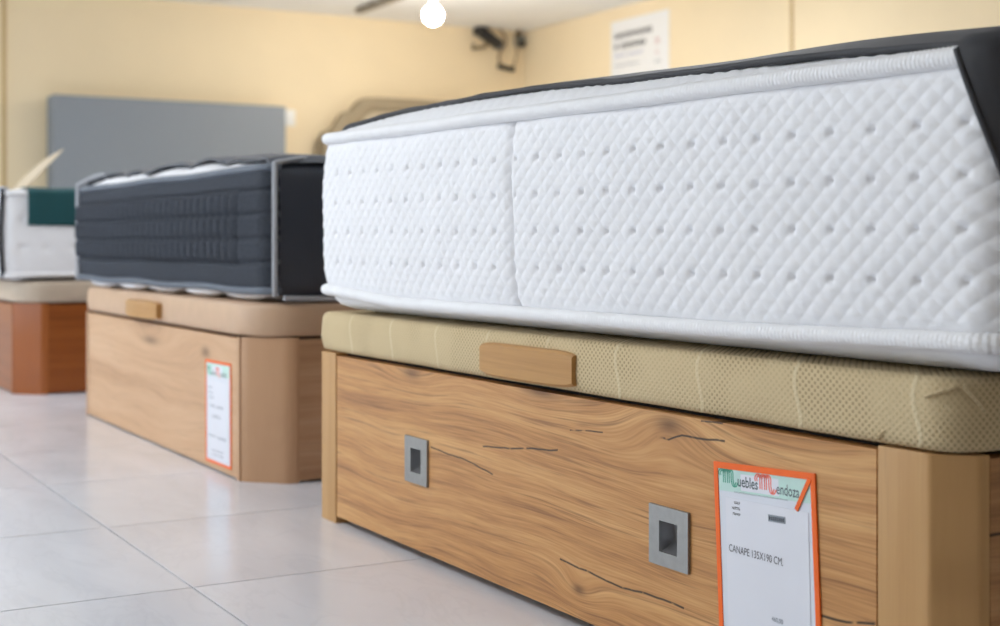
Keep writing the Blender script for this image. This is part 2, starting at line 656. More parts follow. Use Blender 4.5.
def bed_base(root, half, chamfer, post_w, mats, round_r, lid_mat, lid_r, holes=(), wrinkle=0.002, foot=0.012):
    """root sits at the middle of the front edge, on the floor; x runs into the bed"""
    c = chamfer
    # four corner posts
    def post(name, sx, sy):
        pts = [(0, -half + c + post_w), (0, -half + c), (c, -half), (c + 0.012, -half), (c + 0.012, -half + c + post_w)]
        poly = round_poly(pts, [0.0015, round_r, round_r, 0, 0], 6)
        poly = [((DEPTH - x) if sx else x, -y if sy else y) for (x, y) in poly]
        m = MB(); m.prism(poly, 0.0, Z_BASE - 0.0005, 0.0008)
        return m.build(name, mats['post'], root, True, 25)
    for sx in (0, 1):
        for sy in (0, 1):
            post('corner_post', sx, sy)
    # front panel, with cut-outs for flush pulls
    g = 0.0022
    ya, yb = -half + c + post_w + g, half - c - post_w - g
    ys = sorted([ya, yb] + [v for h in holes for v in (h[0], h[1])])
    zs = sorted([foot, Z_BASE - 0.0045] + [v for h in holes for v in (h[2], h[3])])
    m = MB()
    def solid(y0, y1, z0, z1):
        return not any(h[0] - 1e-6 <= y0 and y1 <= h[1] + 1e-6 and h[2] - 1e-6 <= z0 and z1 <= h[3] + 1e-6 for h in holes)
    xf, xb = 0.0012, 0.020
    vid = {}
    V, F = [], []
    def vert(x, y, z):
        k = (round(x, 5), round(y, 5), round(z, 5))
        if k not in vid:
            vid[k] = len(V); V.append((x, y, z))
        return vid[k]
    for i in range(len(ys) - 1):
        for j in range(len(zs) - 1):
            y0, y1, z0, z1 = ys[i], ys[i + 1], zs[j], zs[j + 1]
            if not solid(y0, y1, z0, z1):
                for (p, q) in (((y0, z0), (y1, z0)), ((y1, z0), (y1, z1)), ((y1, z1), (y0, z1)), ((y0, z1), (y0, z0))):
                    F.append([vert(xf, *p), vert(xf, *q), vert(xb, *q), vert(xb, *p)])
                continue
            F.append([vert(xf, y0, z0), vert(xf, y0, z1), vert(xf, y1, z1), vert(xf, y1, z0)])
            F.append([vert(xb, y0, z0), vert(xb, y1, z0), vert(xb, y1, z1), vert(xb, y0, z1)])
            if j == 0: F.append([vert(xf, y0, z0), vert(xf, y1, z0), vert(xb, y1, z0), vert(xb, y0, z0)])
            if j == len(zs) - 2: F.append([vert(xf, y0, z1), vert(xb, y0, z1), vert(xb, y1, z1), vert(xf, y1, z1)])
            if i == 0: F.append([vert(xf, y0, z0), vert(xb, y0, z0), vert(xb, y0, z1), vert(xf, y0, z1)])
            if i == len(ys) - 2: F.append([vert(xf, y1, z0), vert(xf, y1, z1), vert(xb, y1, z1), vert(xb, y1, z0)])
    m.raw(V, F)
    m.build('front_panel', mats['front'], root, False)
    # other three panels
    for s in (-1, 1):
        m = MB()
        m.box((c + 0.012 + g, s * (half - 0.0012), foot), (DEPTH - c - 0.012 - g, s * (half - 0.020), Z_BASE - 0.004), 0.0008)
        m.build('side_panel', mats['side'], root, False)
    m = MB(); m.box((DEPTH - 0.020, ya, foot), (DEPTH - 0.0012, yb, Z_BASE - 0.004), 0.0008)
    m.build('back_panel', mats['front'], root, False)
    m = MB(); m.box((0.021, -half + c + 0.03, 0.03), (DEPTH - 0.021, half - c - 0.03, 0.042))
    m.build('bottom_board', 'plinth_board', root, False)
    # black board, painted shade for the open gap under the lid
    q_ = 0.020
    hp = [(q_, -half + c + q_), (c + q_, -half + q_), (DEPTH - c - q_, -half + q_), (DEPTH - q_, -half + c + q_), (DEPTH - q_, half - c - q_), (DEPTH - c - q_, half - q_), (c + q_, half - q_), (q_, half - c - q_)]
    m = MB(); m.prism(hp, Z_BASE - 0.0042, Z_BASE + 0.0005)
    m.build('gap_shade', 'shade_black', root, False)
    # padded lid
    z0, z1 = Z_BASE + 0.0010, Z_LID
    prof = [(0.020, z0), (0.006, z0 + 0.0005), (0.0015, z0 + 0.004), (0.0, z0 + 0.010), (-0.001, z0 + 0.022), (-0.0005, z0 + 0.036),
            (0.0008, z1 - 0.010), (0.0035, z1 - 0.0040), (0.009, z1 - 0.0008), (0.022, z1), (0.06, z1), (0.3, z1), (0.55, z1)]
    def disp(P):
        Q = P.copy()
        per = np.cumsum(np.r_[0, np.linalg.norm(np.diff(P[4, :, :2], axis=0), axis=1)])
        for r in range(1, 8):
            w = wrinkle * (vnoise(per * 9, 3) + 0.6 * vnoise(per * 23 + P[r, :, 2] * 60, 8) + 0.5 * np.sin(per * 31 - P[r, :, 2] * 140) * vnoise(per * 5, 6))
            cxy = np.array([DEPTH / 2, 0.0])
            d = P[r, :, :2] - cxy
            nx = np.where(np.abs(d[:, 0]) > DEPTH / 2 - 0.05, np.sign(d[:, 0]), 0)
            ny = np.where(np.abs(d[:, 1]) > half - 0.05, np.sign(d[:, 1]), 0)
            Q[r, :, 0] += nx * w; Q[r, :, 1] += ny * w
        return Q
    m = MB()
    loft_rrect(m, 0.0, DEPTH, -half, half, lid_r, prof, disp, n_long=110, n_short=120)
    return m.build('padded_lid', lid_mat, root, True, 60)


def wood_handle(parent, yc, w, z0, z1, mat, proud=0.018):
    """bowed wooden grip screwed to the lid"""
    nn = 25
    rows = []
    for i in range(nn):
        t = -1 + 2 * i / (nn - 1)
        y = yc + t * w / 2
        xo = -0.004 - proud * (1 - t * t * 0.55)
        e = 0.004 * (abs(t) ** 8)
        zz0, zz1 = z0 + e, z1 - e
        b = 0.003
        rows.append([(0.012, y, zz0), (xo + b, y, zz0), (xo, y, zz0 + b), (xo, y, zz1 - b), (xo + b, y, zz1), (0.012, y, zz1)])
    P = np.array(rows)
    m = MB(); m.grid(P, True); m.ngon(list(P[0]), True); m.ngon(list(P[-1]))
    return m.build('lid_handle', mat, parent, True, 40)


def flush_pull(root, h):
    """steel plate let into the panel with a deep finger cup; h = (y0, y1, z0, z1) of the plate"""
    y0, y1, z0, z1 = h
    fy, fz = (y1 - y0) * 0.27, (z1 - z0) * 0.235
    a, b, c0, d = y0 + fy, y1 - fy, z0 + fz, z1 - fz * 1.05
    m = MB()
    xf = -0.0022
    for (p, q) in (((y0, z0), (y1, c0)), ((y0, d), (y1, z1)), ((y0, c0), (a, d)), ((b, c0), (y1, d))):
        m.box((xf, p[0], p[1]), (0.0011, q[0], q[1]))
    pl = m.build('flush_pull', 'brushed_steel', root, False)
    # the cup: sloping bottom scoop
    m = MB()
    nn = 9
    rows = []
    for i in range(nn):
        t = i / (nn - 1)
        z = d + (c0 - d) * t
        dx = 0.0165 if t < 0.7 else 0.0165 * (1 - (t - 0.7) / 0.3)
        rows.append([(xf + 0.0005, a, z), (dx, a + 0.001, z), (dx, b - 0.001, z), (xf + 0.0005, b, z)])
    P = np.array(rows)
    m.grid(P)
    m.raw([P[0, 0], P[0, 1], P[0, 2], P[0, 3]], [(0, 1, 2, 3)])
    m.build('finger_cup', 'chrome', pl, True, 60)
    return pl


# --- bed base 1: golden oak with cracks, the one in focus
X1, YC1, HALF1, CH1 = 0.88, 1.461, 0.673, 0.028


def B1(px, py):
    return bed_local(px, py, X1, YC1)


cr = lambda pts, w: ([B1(*p) for p in pts], w)
wood('oak_cracked', srgb(142, 92, 52), srgb(197, 143, 88), srgb(224, 176, 118), 'y',
     cracks=[cr([(482, 447), (520, 449), (557, 450)], 0.0016), cr([(430, 447), (466, 461), (492, 475)], 0.0016),
             cr([(559, 559), (599, 578), (620, 588), (645, 594), (683, 608)], 0.0017), cr([(655, 437), (668, 440), (681, 435), (724, 441)], 0.0016),
             cr([(569, 430), (602, 432)], 0.0012), cr([(816, 614), (846, 622), (874, 625)], 0.0018), cr([(700, 420), (722, 424)], 0.0012)],
     knots=[(*B1(411, 373), 0.10, 0.030, 0.030), (*B1(668, 425), 0.085, 0.035, -0.030), (*B1(578, 590), 0.05, 0.022, 0.02), (*B1(540, 392), 0.16, 0.03, 0.022)],
     wav=0.075, bands=30, seed=2.3, fib=0.8)
wood('oak_cracked_side', srgb(132, 88, 55), srgb(184, 134, 88), srgb(210, 164, 116), 'x', wav=0.08, bands=24, seed=5.1,
     cracks=[([(0.035, 0.205), (0.22, 0.200), (0.5, 0.19)], 0.002)])
wood('post_honey', srgb(178, 134, 82), srgb(196, 151, 98), srgb(206, 163, 110), 'z', wav=0.01, bands=40, seed=1.0, fib=0.35)
wood('handle_beech', srgb(170, 122, 66), srgb(190, 142, 84), srgb(200, 154, 96), 'y', wav=0.01, bands=40, seed=3.0, fib=0.3)

bed1 = empty('storage_bed_base', (X1, YC1, 0), 'golden oak bed base with dark cracks, two steel finger pulls and beige mesh lid', 'bed base')
pull_rects = []
for (xl, yt, xr, yb_) in ((406, 434.5, 428, 486), (650.5, 502.5, 689.5, 572)):
    a = B1(xl, yt); b = B1(xr, yt + (yb_ - yt) * 0)
    zl_t = a[1]
    zl_b = B1(xl, yb_ - (xr - xl) * 0.27)[1]
    pull_rects.append((b[0], a[0], zl_b, zl_t))
holes1 = []
for (y0, y1, z0, z1) in pull_rects:
    fy, fz = (y1 - y0) * 0.2, (z1 - z0) * 0.18
    holes1.append((y0 + fy, y1 - fy, z0 + fz, z1 - fz))
lid1 = bed_base(bed1, HALF1, CH1, 0.058, {'post': 'post_honey', 'front': 'oak_cracked', 'side': 'oak_cracked_side'}, 0.008, 'mesh_fabric', 0.034, holes1, wrinkle=0.0035)
for h in pull_rects:
    flush_pull(bed1, h)
a = B1(484.5, 341); b = B1(577, 353)
wood_handle(lid1, (a[0] + b[0]) / 2, a[0] - b[0], 0.2770, 0.3200, 'handle_beech', 0.008)
# tucked corner of the mesh cover (two stitched ridges) on the near front corner
m = MB()
for (p0, p1, bow) in (((-0.0015, -HALF1 + 0.085, Z_BASE + 0.006), (0.012, -HALF1 + 0.010, Z_LID - 0.006), 0.006), ((0.050, -HALF1 - 0.0005, Z_BASE + 0.008), (0.016, -HALF1 + 0.008, Z_LID - 0.006), 0.004)):
    pts = []
    for i in range(15):
        t = i / 14
        q = Vector(p0).lerp(Vector(p1), t)
        cx_, cy_ = 0.034, -HALF1 + 0.034
        # keep the ridge on the rounded corner of the lid
        if q.x < cx_ and q.y < cy_:
            d = Vector((q.x - cx_, q.y - cy_, 0)).normalized() * 0.0345
            q.x, q.y = cx_ + d.x, cy_ + d.y
        q.z += bow * math.sin(PI * t)
        pts.append(tuple(q))
    m.tube(pts, 0.0022, 6)
m.build('corner_tuck', 'mesh_fabric', lid1)

# --- bed base 2: pale oak with rounded corner posts
X2, YC2, HALF2, CH2 = 0.88, 3.095, 0.667, 0.072


def B2(px, py):
    return bed_local(px, py, X2, YC2)


wood('oak_pale', srgb(178, 134, 98), srgb(206, 164, 126), srgb(220, 182, 146), 'y', wav=0.10, bands=20, seed=8.2, fib=0.4,
     knots=[(*B2(150, 340), 0.22, 0.035, 0.045), (*B2(205, 352), 0.10, 0.04, -0.03)])
wood('oak_pale_side', srgb(172, 128, 94), srgb(198, 156, 120), srgb(212, 174, 140), 'x', wav=0.08, bands=24, seed=9.0, fib=0.5)
wood('post_tan', srgb(188, 146, 110), srgb(198, 156, 120), srgb(204, 164, 128), 'z', wav=0.01, bands=40, seed=4.0, fib=0.3)
bed2 = empty('storage_bed_base', (X2, YC2, 0), 'pale oak storage bed base with rounded tan corner posts and smooth tan leather lid', 'bed base')
lid2 = bed_base(bed2, HALF2, CH2, 0.004, {'post': 'post_tan', 'front': 'oak_pale', 'side': 'oak_pale_side'}, 0.045, 'tan_leather', 0.10, (), wrinkle=0.0012, foot=0.004)
wood_handle(lid2, 0.5 * (B2(131, 305)[0] + B2(163, 310)[0]), 0.25, 0.2795, 0.319, 'handle_beech', 0.022)

# --- bed base 3: cherry red, mostly hidden
X3, YC3, HALF3, CH3 = 0.81, 4.910, 0.675, 0.075
wood('cherry', srgb(104, 52, 18), srgb(140, 74, 28), srgb(156, 88, 38), 'x', wav=0.05, bands=22, seed=12.2, fib=0.4, rough=0.35)
wood('cherry_front', srgb(104, 52, 18), srgb(140, 74, 28), srgb(156, 88, 38), 'y', wav=0.05, bands=22, seed=13.2, fib=0.4, rough=0.35)
wood('cherry_post', srgb(144, 78, 32), srgb(158, 88, 38), srgb(168, 98, 46), 'z', wav=0.01, bands=30, seed=14.0, fib=0.3, rough=0.3)
bed3 = empty('storage_bed_base', (X3, YC3, 0), 'cherry red wooden storage bed base with taupe lid beside the pale oak base', 'bed base')
lid3 = bed_base(bed3, HALF3, CH3, 0.004, {'post': 'cherry_post', 'front': 'cherry_front', 'side': 'cherry'}, 0.035, 'taupe_leather', 0.10, (), wrinkle=0.001, foot=0.004)
wood_handle(lid3, 0.0, 0.22, 0.2795, 0.319, 'handle_beech', 0.018)


# ------------------------------------------------------------------ mattresses
class Path:
    """outline of a mattress seen from above: far side, front, near side, with rounded corners.
    s = 0 at the back end of the far side"""
    def __init__(self, half, depth, r):
        self.half, self.depth, self.r = half, depth, r
        self.s1 = depth - r
        self.s2 = self.s1 + r * PI / 2
        self.s3 = self.s2 + 2 * half - 2 * r
        self.s4 = self.s3 + r * PI / 2
        self.s5 = self.s4 + depth - r

    def at(self, s):
        s = np.asarray(s, float)
        h, d, r = self.half, self.depth, self.r
        x = np.zeros_like(s); y = np.zeros_like(s); nx = np.zeros_like(s); ny = np.zeros_like(s)
        k = s < self.s1
        x[k] = d - s[k]; y[k] = h; ny[k] = 1
        k = (s >= self.s1) & (s < self.s2)
        a = PI / 2 + (s[k] - self.s1) / r
        x[k] = r + r * np.cos(a); y[k] = h - r + r * np.sin(a); nx[k] = np.cos(a); ny[k] = np.sin(a)
        k = (s >= self.s2) & (s < self.s3)
        x[k] = 0; y[k] = h - r - (s[k] - self.s2); nx[k] = -1
        k = (s >= self.s3) & (s < self.s4)
        a = PI + (s[k] - self.s3) / r
        x[k] = r + r * np.cos(a); y[k] = -h + r + r * np.sin(a); nx[k] = np.cos(a); ny[k] = np.sin(a)
        k = s >= self.s4
        x[k] = r + (s[k] - self.s4); y[k] = -h; ny[k] = -1
        return x, y, nx, ny

    def s_of_y(self, y):
        return self.s2 + (self.half - self.r - y)


def diamond_quilt(s, z, a=0.025, b=0.02225, amp=0.0025, p=1.5):
    """rounded pillows on a diamond lattice, a wide and b tall"""
    best = np.full(np.broadcast(s, z).shape, 9.0)
    for o in (0.0, 0.5):
        du = s / a - o; du = np.abs(du - np.round(du)) * 2
        dz = z / b - o; dz = np.abs(dz - np.round(dz)) * 2
        best = np.minimum(best, (du ** p + dz ** p) ** (1 / p))
    return amp * (1 - np.clip(best, 0, 1.2) ** 1.8)


def dimples(s, z, pitch, rows, depth, sig, off=0.0, stagger=0.0):
    h = np.zeros_like(s)
    for k, zr in enumerate(rows):
        ss = s - off - stagger * (k % 2)
        du = ss - np.round(ss / pitch) * pitch
        h -= depth * np.exp(-(du ** 2 + (z - zr) ** 2) / (2 * sig ** 2))
    return h


def panel(name, mat, parent, path, sa, sb, zf, hf, ns, nz, bulge, lift=0.0, edge=0.0):
    """border panel: sa(t), sb(t) give its two ends at height fraction t, zf(s, t) the height"""
    t = np.linspace(0, 1, nz)
    q = np.linspace(0, 1, ns)
    A = np.array([sa(k) for k in t]); B = np.array([sb(k) for k in t])
    S = A[:, None] + (B - A)[:, None] * q[None, :]
    T = np.repeat(t[:, None], ns, 1)
    Z = zf(S, T)
    x, y, nx, ny = path.at(S)
    h = bulge * np.sqrt(np.clip(1 - (2 * T - 1) ** 2, 0, 1)) + lift + hf(S, Z, T)
    if edge:
        dl = np.minimum(S - A[:, None], B[:, None] - S)
        h = h - edge * np.exp(-dl / 0.006)
    P = np.stack([x + nx * h, y + ny * h, Z], -1)
    m = MB(); m.grid(P)
    return mesh_obj(name, m.v, m.f, mat, parent, True, 180)


def mattress_body(root, half, depth, z0, z1, r, mat, inset=0.010):
    m = MB()
    prof = [(0.10, z0), (0.065, z0 + 0.0010), (0.036, z0 + 0.006), (0.018, z0 + 0.013), (inset, z0 + 0.022), (inset + 0.004, z0 + 0.05), (inset + 0.004, z1 - 0.02), (inset + 0.01, z1 - 0.004), (inset + 0.03, z1)]
    loft_rrect(m, 0, depth, -half, half, r, prof, None, n_long=40, n_short=40)
    return m.build('core', mat, root, True, 70)


def piping(name, mat, parent, path, sa, sb, zfun, rad, off, step=0.0014, rib=0.0, pitch=0.005, seg=9):
    s = np.arange(sa, sb, step)
    x, y, nx, ny = path.at(s)
    pts = np.c_[x + nx * off, y + ny * off, zfun(s)]
    rr = rad * (1 + rib * np.sin(2 * PI * s / pitch))
    m = MB(); m.tube(pts, rr, seg)
    return m.build(name, mat, parent, True, 180)


# --- mattress 1: white quilted border, black cover over the top and the sides
MY1 = 1.418
HM1 = 0.677
mat1 = empty('mattress', (X1, MY1, 0), 'thick white quilted mattress with stitched dimples and black cover on the beige mesh lid', 'mattress')
pth = Path(HM1, DEPTH, 0.030)
ZB1 = Z_LID + 0.0005


def yy(s):
    return pth.at(np.asarray(s, float))[1]


def ztop1(s):
    y = yy(s)
    return 0.6045 + 0.010 * (y / 0.68) + 0.0015 * vnoise(np.asarray(s) * 7, 2)


def zbot1(s):
    y = yy(s)
    return 0.3605 + 0.012 * smoothstep(0.35, 0.68, y) + 0.006 * smoothstep(-0.35, -0.68, y) + 0.001 * vnoise(np.asarray(s) * 6, 5)


def zf1(S, T):
    zb = zbot1(S) + 0.006; zt = ztop1(S) - 0.006
    return zb + (zt - zb) * T


mattress_body(mat1, HM1, DEPTH, ZB1, 0.600, 0.030, 'white_fabric', 0.008)
rows1 = [0.4155, 0.4600, 0.5045, 0.5490]


def quilt1(S, Z, T):
    fade = np.clip(np.minimum(T, 1 - T) / 0.05, 0, 1)
    tt = Z - 0.010 * (yy(S) / 0.68) * T
    h = diamond_quilt(S, tt - rows1[0]) * fade
    h = h + dimples(S, tt, 0.050, rows1, 0.0045, 0.0029, 0.0125, 0.0) * fade
    h = h + 0.0012 * np.sin(S * 21) * np.sin(Z * 50)
    return h


s_seam_t = pth.s_of_y(1.487 - MY1); s_seam_b = pth.s_of_y(1.474 - MY1)
seam = lambda t: s_seam_b + (s_seam_t - s_seam_b) * t
panel('quilted_panel', 'white_fabric', mat1, pth, lambda t: pth.s2 - 0.02, seam, zf1, quilt1, 400, 150, 0.010, 0.001, 0.007)
panel('quilted_panel', 'white_fabric', mat1, pth, seam, lambda t: pth.s4 + 0.02, zf1, quilt1, 520, 150, 0.010, 0.001, 0.007)
piping('top_piping', 'white_tape', mat1, pth, pth.s1 - 0.02, pth.s4 + 0.02, ztop1, 0.0090, 0.004, 0.0012, 0.05, 0.0050)
piping('bottom_piping', 'white_tape', mat1, pth, pth.s1 - 0.02, pth.s4 + 0.02, zbot1, 0.0085, 0.006, 0.0012, 0.05, 0.0050)
panel('side_panel', 'black_fabric', mat1, pth, lambda t: 0.02, lambda t: pth.s1 - 0.005, zf1, lambda S, Z, T: 0 * S, 60, 12, 0.008, 0.003)


CR1 = np.polyfit([-0.66, -0.594, -0.48, -0.177, 0.024, 0.275, 0.598, 0.68], [0.627, 0.631, 0.636, 0.645, 0.652, 0.658, 0.649, 0.640], 4)


def crown1(y):
    """height of the mattress top well behind the front edge"""
    return np.polyval(CR1, np.clip(y, -0.70, 0.70))


def topz(x, y, zedge, crown):
    e = 1 - np.exp(-np.maximum(x, 0) / 0.045)
    z = zedge + (crown - zedge) * e
    return z


# white quilted top, its front roll showing under the black cover
yv = np.linspace(HM1 - 0.004, -HM1 + 0.004, 420)
xv = np.r_[np.linspace(0.002, 0.16, 56), np.linspace(0.2, DEPTH - 0.01, 14)]
YY, XX = np.meshgrid(yv, xv)
ze = np.interp(-YY, -yv, 0.6075 + 0.010 * (yv / 0.68))
edge_drop = 0.02 * smoothstep(HM1 - 0.05, HM1, np.abs(YY)) ** 2
ZZ = topz(XX, YY, ze, crown1(YY)) - edge_drop
ZZ += np.where(XX < 0.17, diamond_quilt(YY + 2, XX + 1), 0)
m = MB(); m.grid(np.stack([XX, YY, ZZ], -1))
mesh_obj('top_quilt', m.v, m.f, 'white_fabric', mat1, True, 180)

# black cover: sheet over the top with a wavy rolled front hem
yv = np.linspace(HM1 - 0.010, -HM1 - 0.004, 260)


def front_edge1(y):
    f = 0.044 + 0.008 * vnoise(y * 6 + 3, 4) + 0.004 * vnoise(y * 17, 9)
    f = f - 0.014 * smoothstep(0.05, -0.15, y) - 0.012 * smoothstep(-0.20, -0.45, y) - 0.016 * smoothstep(-0.5, -0.66, y)
    f = f - 0.020 * smoothstep(0.45, 0.66, y)
    return f


fe = front_edge1(yv)
qv = np.r_[np.linspace(0, 0.12, 22), np.linspace(0.16, 1, 18)]
Q, Y_ = np.meshgrid(qv, yv, indexing='ij')
FE = np.repeat(fe[None, :], len(qv), 0)
X_ = FE + (DEPTH - FE) * Q
ze = 0.6075 + 0.010 * (Y_ / 0.68)
Z_ = topz(X_, Y_, ze, crown1(Y_)) + 0.007 + 0.006 * vnoise(Y_ * 5 + X_ * 4, 12) * np.exp(-X_ / 0.3)
Z_ -= 0.016 * smoothstep(HM1 - 0.06, HM1 + 0.005, np.abs(Y_)) ** 2
m = MB(); m.grid(np.stack([X_, Y_, Z_], -1))
hem = np.c_[X_[0], Y_[0], Z_[0] - 0.001]
m.tube(hem, 0.0042 + 0.0012 * vnoise(yv * 30, 3), 8)
# near side, wrapping the corner; its front edge slants down to the bottom
t = np.linspace(0, 1, 40)
q = np.linspace(0, 1, 90) ** 1.6
sA = pth.s_of_y(-0.642) + (pth.s4 + 0.004 - pth.s_of_y(-0.642)) * (1 - t) ** 0.85
S = sA[:, None] + (pth.s5 - 0.02 - sA[:, None]) * q[None, :]
T = np.repeat(t[:, None], len(q), 1)
x, y, nx, ny = pth.at(S)
zb = zbot1(S) - 0.012; zt = ztop1(S) + 0.018
Zs = zb + (zt - zb) * T
tuck = 0.014 * smoothstep(0.96, 1.0, T)
h = 0.008 + 0.008 * np.sqrt(np.clip(1 - (2 * T - 1) ** 2, 0, 1)) + 0.0025 * np.sin(S * 40 + T * 9) * smoothstep(pth.s4, pth.s4 + 0.1, S) - tuck + 0.006
m.grid(np.stack([x + nx * h, y + ny * h, Zs], -1))
edge = np.c_[(x + nx * h)[:, 0], (y + ny * h)[:, 0], Zs[:, 0]]
m.tube(edge[:-2], 0.0026, 7)
cov = mesh_obj('cover', m.v, m.f, 'black_fabric', mat1, True, 180)
# thin pale thread on the hem where two cover pieces meet
p = on_plane(792, 51, 0, X1 + 0.06)

# --- mattress 2: charcoal ribbed border with grey piping
a2 = R(1.6)
HM2 = 0.648
mat2 = empty('mattress', (0.898, 3.098, 0), 'charcoal grey ribbed mattress with pale grey piping and satin black side on tan lid', 'mattress', a2)
pth = Path(HM2, DEPTH - 0.03, 0.025)
ZB2 = Z_LID + 0.0005
zt2 = lambda s: 0.588 + 0.004 * vnoise(np.asarray(s) * 4, 2)
zb2 = lambda s: 0.3580 + 0.002 * np.sin(np.asarray(s) * 14)


def zf2(S, T):
    zb = zb2(S) + 0.004; zt = zt2(S) - 0.004
    return zb + (zt - zb) * T


mattress_body(mat2, HM2, DEPTH - 0.03, ZB2, 0.585, 0.025, 'white_fabric', 0.006)
bandz = [0.22, 0.425, 0.63, 0.835]


def quilt2(S, Z, T):
    h = np.zeros_like(S)
    for b in bandz:
        h -= 0.0060 * np.exp(-((T - b) / 0.022) ** 2)
    inb = (T > bandz[0]) & (T < bandz[-1])
    u = np.mod(S / 0.040, 1.0)
    y = yy(S)
    rib = 0.0135 * np.abs(np.sin(PI * u)) ** 0.6
    zone = smoothstep(-0.56, -0.50, y)
    h += np.where(inb, rib * zone, 0.003)
    rng = np.sin(S * 613 + Z * 977) * np.sin(S * 391 - Z * 711)
    h += 0.0012 * rng * (1 - zone) * inb
    h += 0.0006 * rng
    return h


panel('ribbed_panel', 'charcoal_fabric', mat2, pth, lambda t: pth.s1, lambda t: pth.s4 - 0.004, zf2, quilt2, 420, 90, 0.012, 0.001)
piping('top_piping', 'blue_grey_tape', mat2, pth, pth.s1, pth.s4, zt2, 0.0075, 0.004, 0.004)
piping('bottom_piping', 'blue_grey_tape', mat2, pth, pth.s1, pth.s4, zb2, 0.0075, 0.006, 0.004)
panel('side_panel', 'black_satin', mat2, pth, lambda t: pth.s4 - 0.004, lambda t: pth.s5 - 0.02, lambda S, T: 0.348 + (0.602 - 0.348) * T, lambda S, Z, T: 0.003 * np.sin(S * 7 + T * 3) - 0.02 * smoothstep(0.93, 1, T), 90, 24, 0.010, 0.006)
panel('side_panel', 'black_satin', mat2, pth, lambda t: 0.02, lambda t: pth.s1, lambda S, T: 0.348 + (0.600 - 0.348) * T, lambda S, Z, T: 0 * S, 60, 12, 0.006, 0.003)
# vertical cord at the near corner, running on over the top edge
x, y, nx, ny = [float(v) for v in pth.at(np.array(pth.s4 - 0.010))]
pts = []
for i in range(30):
    k = i / 29
    off = 0.010 + 0.014 * math.sin(PI * k ** 0.8)
    pts.append((x + nx * off, y + ny * off, 0.350 + 0.246 * k))
for i in range(1, 24):
    k = i / 23
    pts.append((x + nx * 0.012 + 0.11 * k, y + ny * 0.012 + 0.05 * k, 0.596 + 0.014 * math.sin(k * PI / 2)))
m = MB(); m.tube(pts, 0.0055, 8)
m.build('corner_cord', 'grey_tape', mat2)
x, y, nx, ny = [float(v) for v in pth.at(np.array(pth.s1 + 0.030))]
pts = []
for i in range(24):
    k = i / 23
    pts.append((x + nx * 0.014, y + ny * 0.014, 0.352 + 0.25 * k))
for i in range(1, 20):
    k = i / 19
    pts.append((x + nx * 0.014 + 0.05 * k + 0.02 * math.sin(PI * k), y - 0.10 * k, 0.602 + 0.024 * math.sin(PI * k)))
m = MB(); m.tube(pts, 0.0060, 8)
m.build('corner_cord', 'grey_tape', mat2)
s = np.linspace(pth.s4, pth.s4 + 1.2, 120)
x, y, nx, ny = pth.at(s)
m = MB(); m.tube(np.c_[x + nx * 0.018, y + ny * 0.018, 0.346 + 0.004 * np.sin(s * 9)], 0.005, 7)
m.build('side_piping', 'grey_tape', mat2)
# puffy white top under a crumpled black cover
yv = np.linspace(HM2 - 0.004, -HM2 + 0.006, 200)
xv = np.r_[np.linspace(0.002, 0.2, 30), np.linspace(0.25, DEPTH - 0.05, 10)]
YY, XX = np.meshgrid(yv, xv)
puff = 0.014 * np.abs(np.sin(PI * (YY + 0.1) / 0.24)) ** 0.7
ZZ = 0.590 + (0.024 + puff) * (1 - np.exp(-XX / 0.035)) - 0.02 * smoothstep(HM2 - 0.05, HM2, np.abs(YY)) ** 2 - 0.014 * smoothstep(-0.15, -0.6, YY) * (1 - np.exp(-XX / 0.035))
m = MB(); m.grid(np.stack([XX, YY, ZZ], -1))
mesh_obj('top_quilt', m.v, m.f, 'white_fabric', mat2, True, 180)
yv = np.linspace(HM2 - 0.006, -HM2 - 0.008, 240)
fe = 0.030 + 0.05 * vnoise(yv * 5 + 2, 21) + 0.025 * vnoise(yv * 13, 5) - 0.045 * smoothstep(-0.35, -0.62, yv) - 0.03 * smoothstep(0.40, 0.60, yv)
fe = np.maximum(fe, 0.012)
qv = np.r_[np.linspace(0, 0.15, 20), np.linspace(0.2, 1, 12)]
Q, Y_ = np.meshgrid(qv, yv, indexing='ij')
X_ = fe[None, :] + (DEPTH - 0.05 - fe[None, :]) * Q
puff = 0.014 * np.abs(np.sin(PI * (Y_ + 0.1) / 0.24)) ** 0.7
Z_ = 0.590 + (0.026 + puff) * (1 - np.exp(-X_ / 0.035)) + 0.006 + 0.010 * (vnoise(Y_ * 9 + X_ * 5, 12) + 0.5) * np.exp(-X_ / 0.2)
Z_ -= 0.022 * smoothstep(HM2 - 0.05, HM2, np.abs(Y_)) ** 2 + 0.014 * smoothstep(-0.15, -0.6, Y_) * (1 - np.exp(-X_ / 0.035))
m = MB(); m.grid(np.stack([X_, Y_, Z_], -1))
m.tube(np.c_[X_[0], Y_[0], Z_[0]], 0.004 + 0.002 * vnoise(yv * 25, 6), 7)
mesh_obj('cover', m.v, m.f, 'black_satin', mat2, True, 180)
# white puffs of the underside below the bottom piping
m = MB()
for k in range(5):
    yc = -0.50 + k * 0.245
    th = np.linspace(0, PI, 12); ph = np.linspace(0, PI, 7)
    TT, PP = np.meshgrid(th, ph)
    P = np.stack([0.020 - 0.024 * np.sin(PP) * np.sin(TT), yc + 0.115 * np.cos(TT), 0.3505 - 0.0130 * np.cos(PP) * np.sin(TT)], -1)
    m.grid(P)
m.build('underside_puffs', 'white_fabric', mat2, True, 180)['label'] = 'white puffs of the mattress underside'

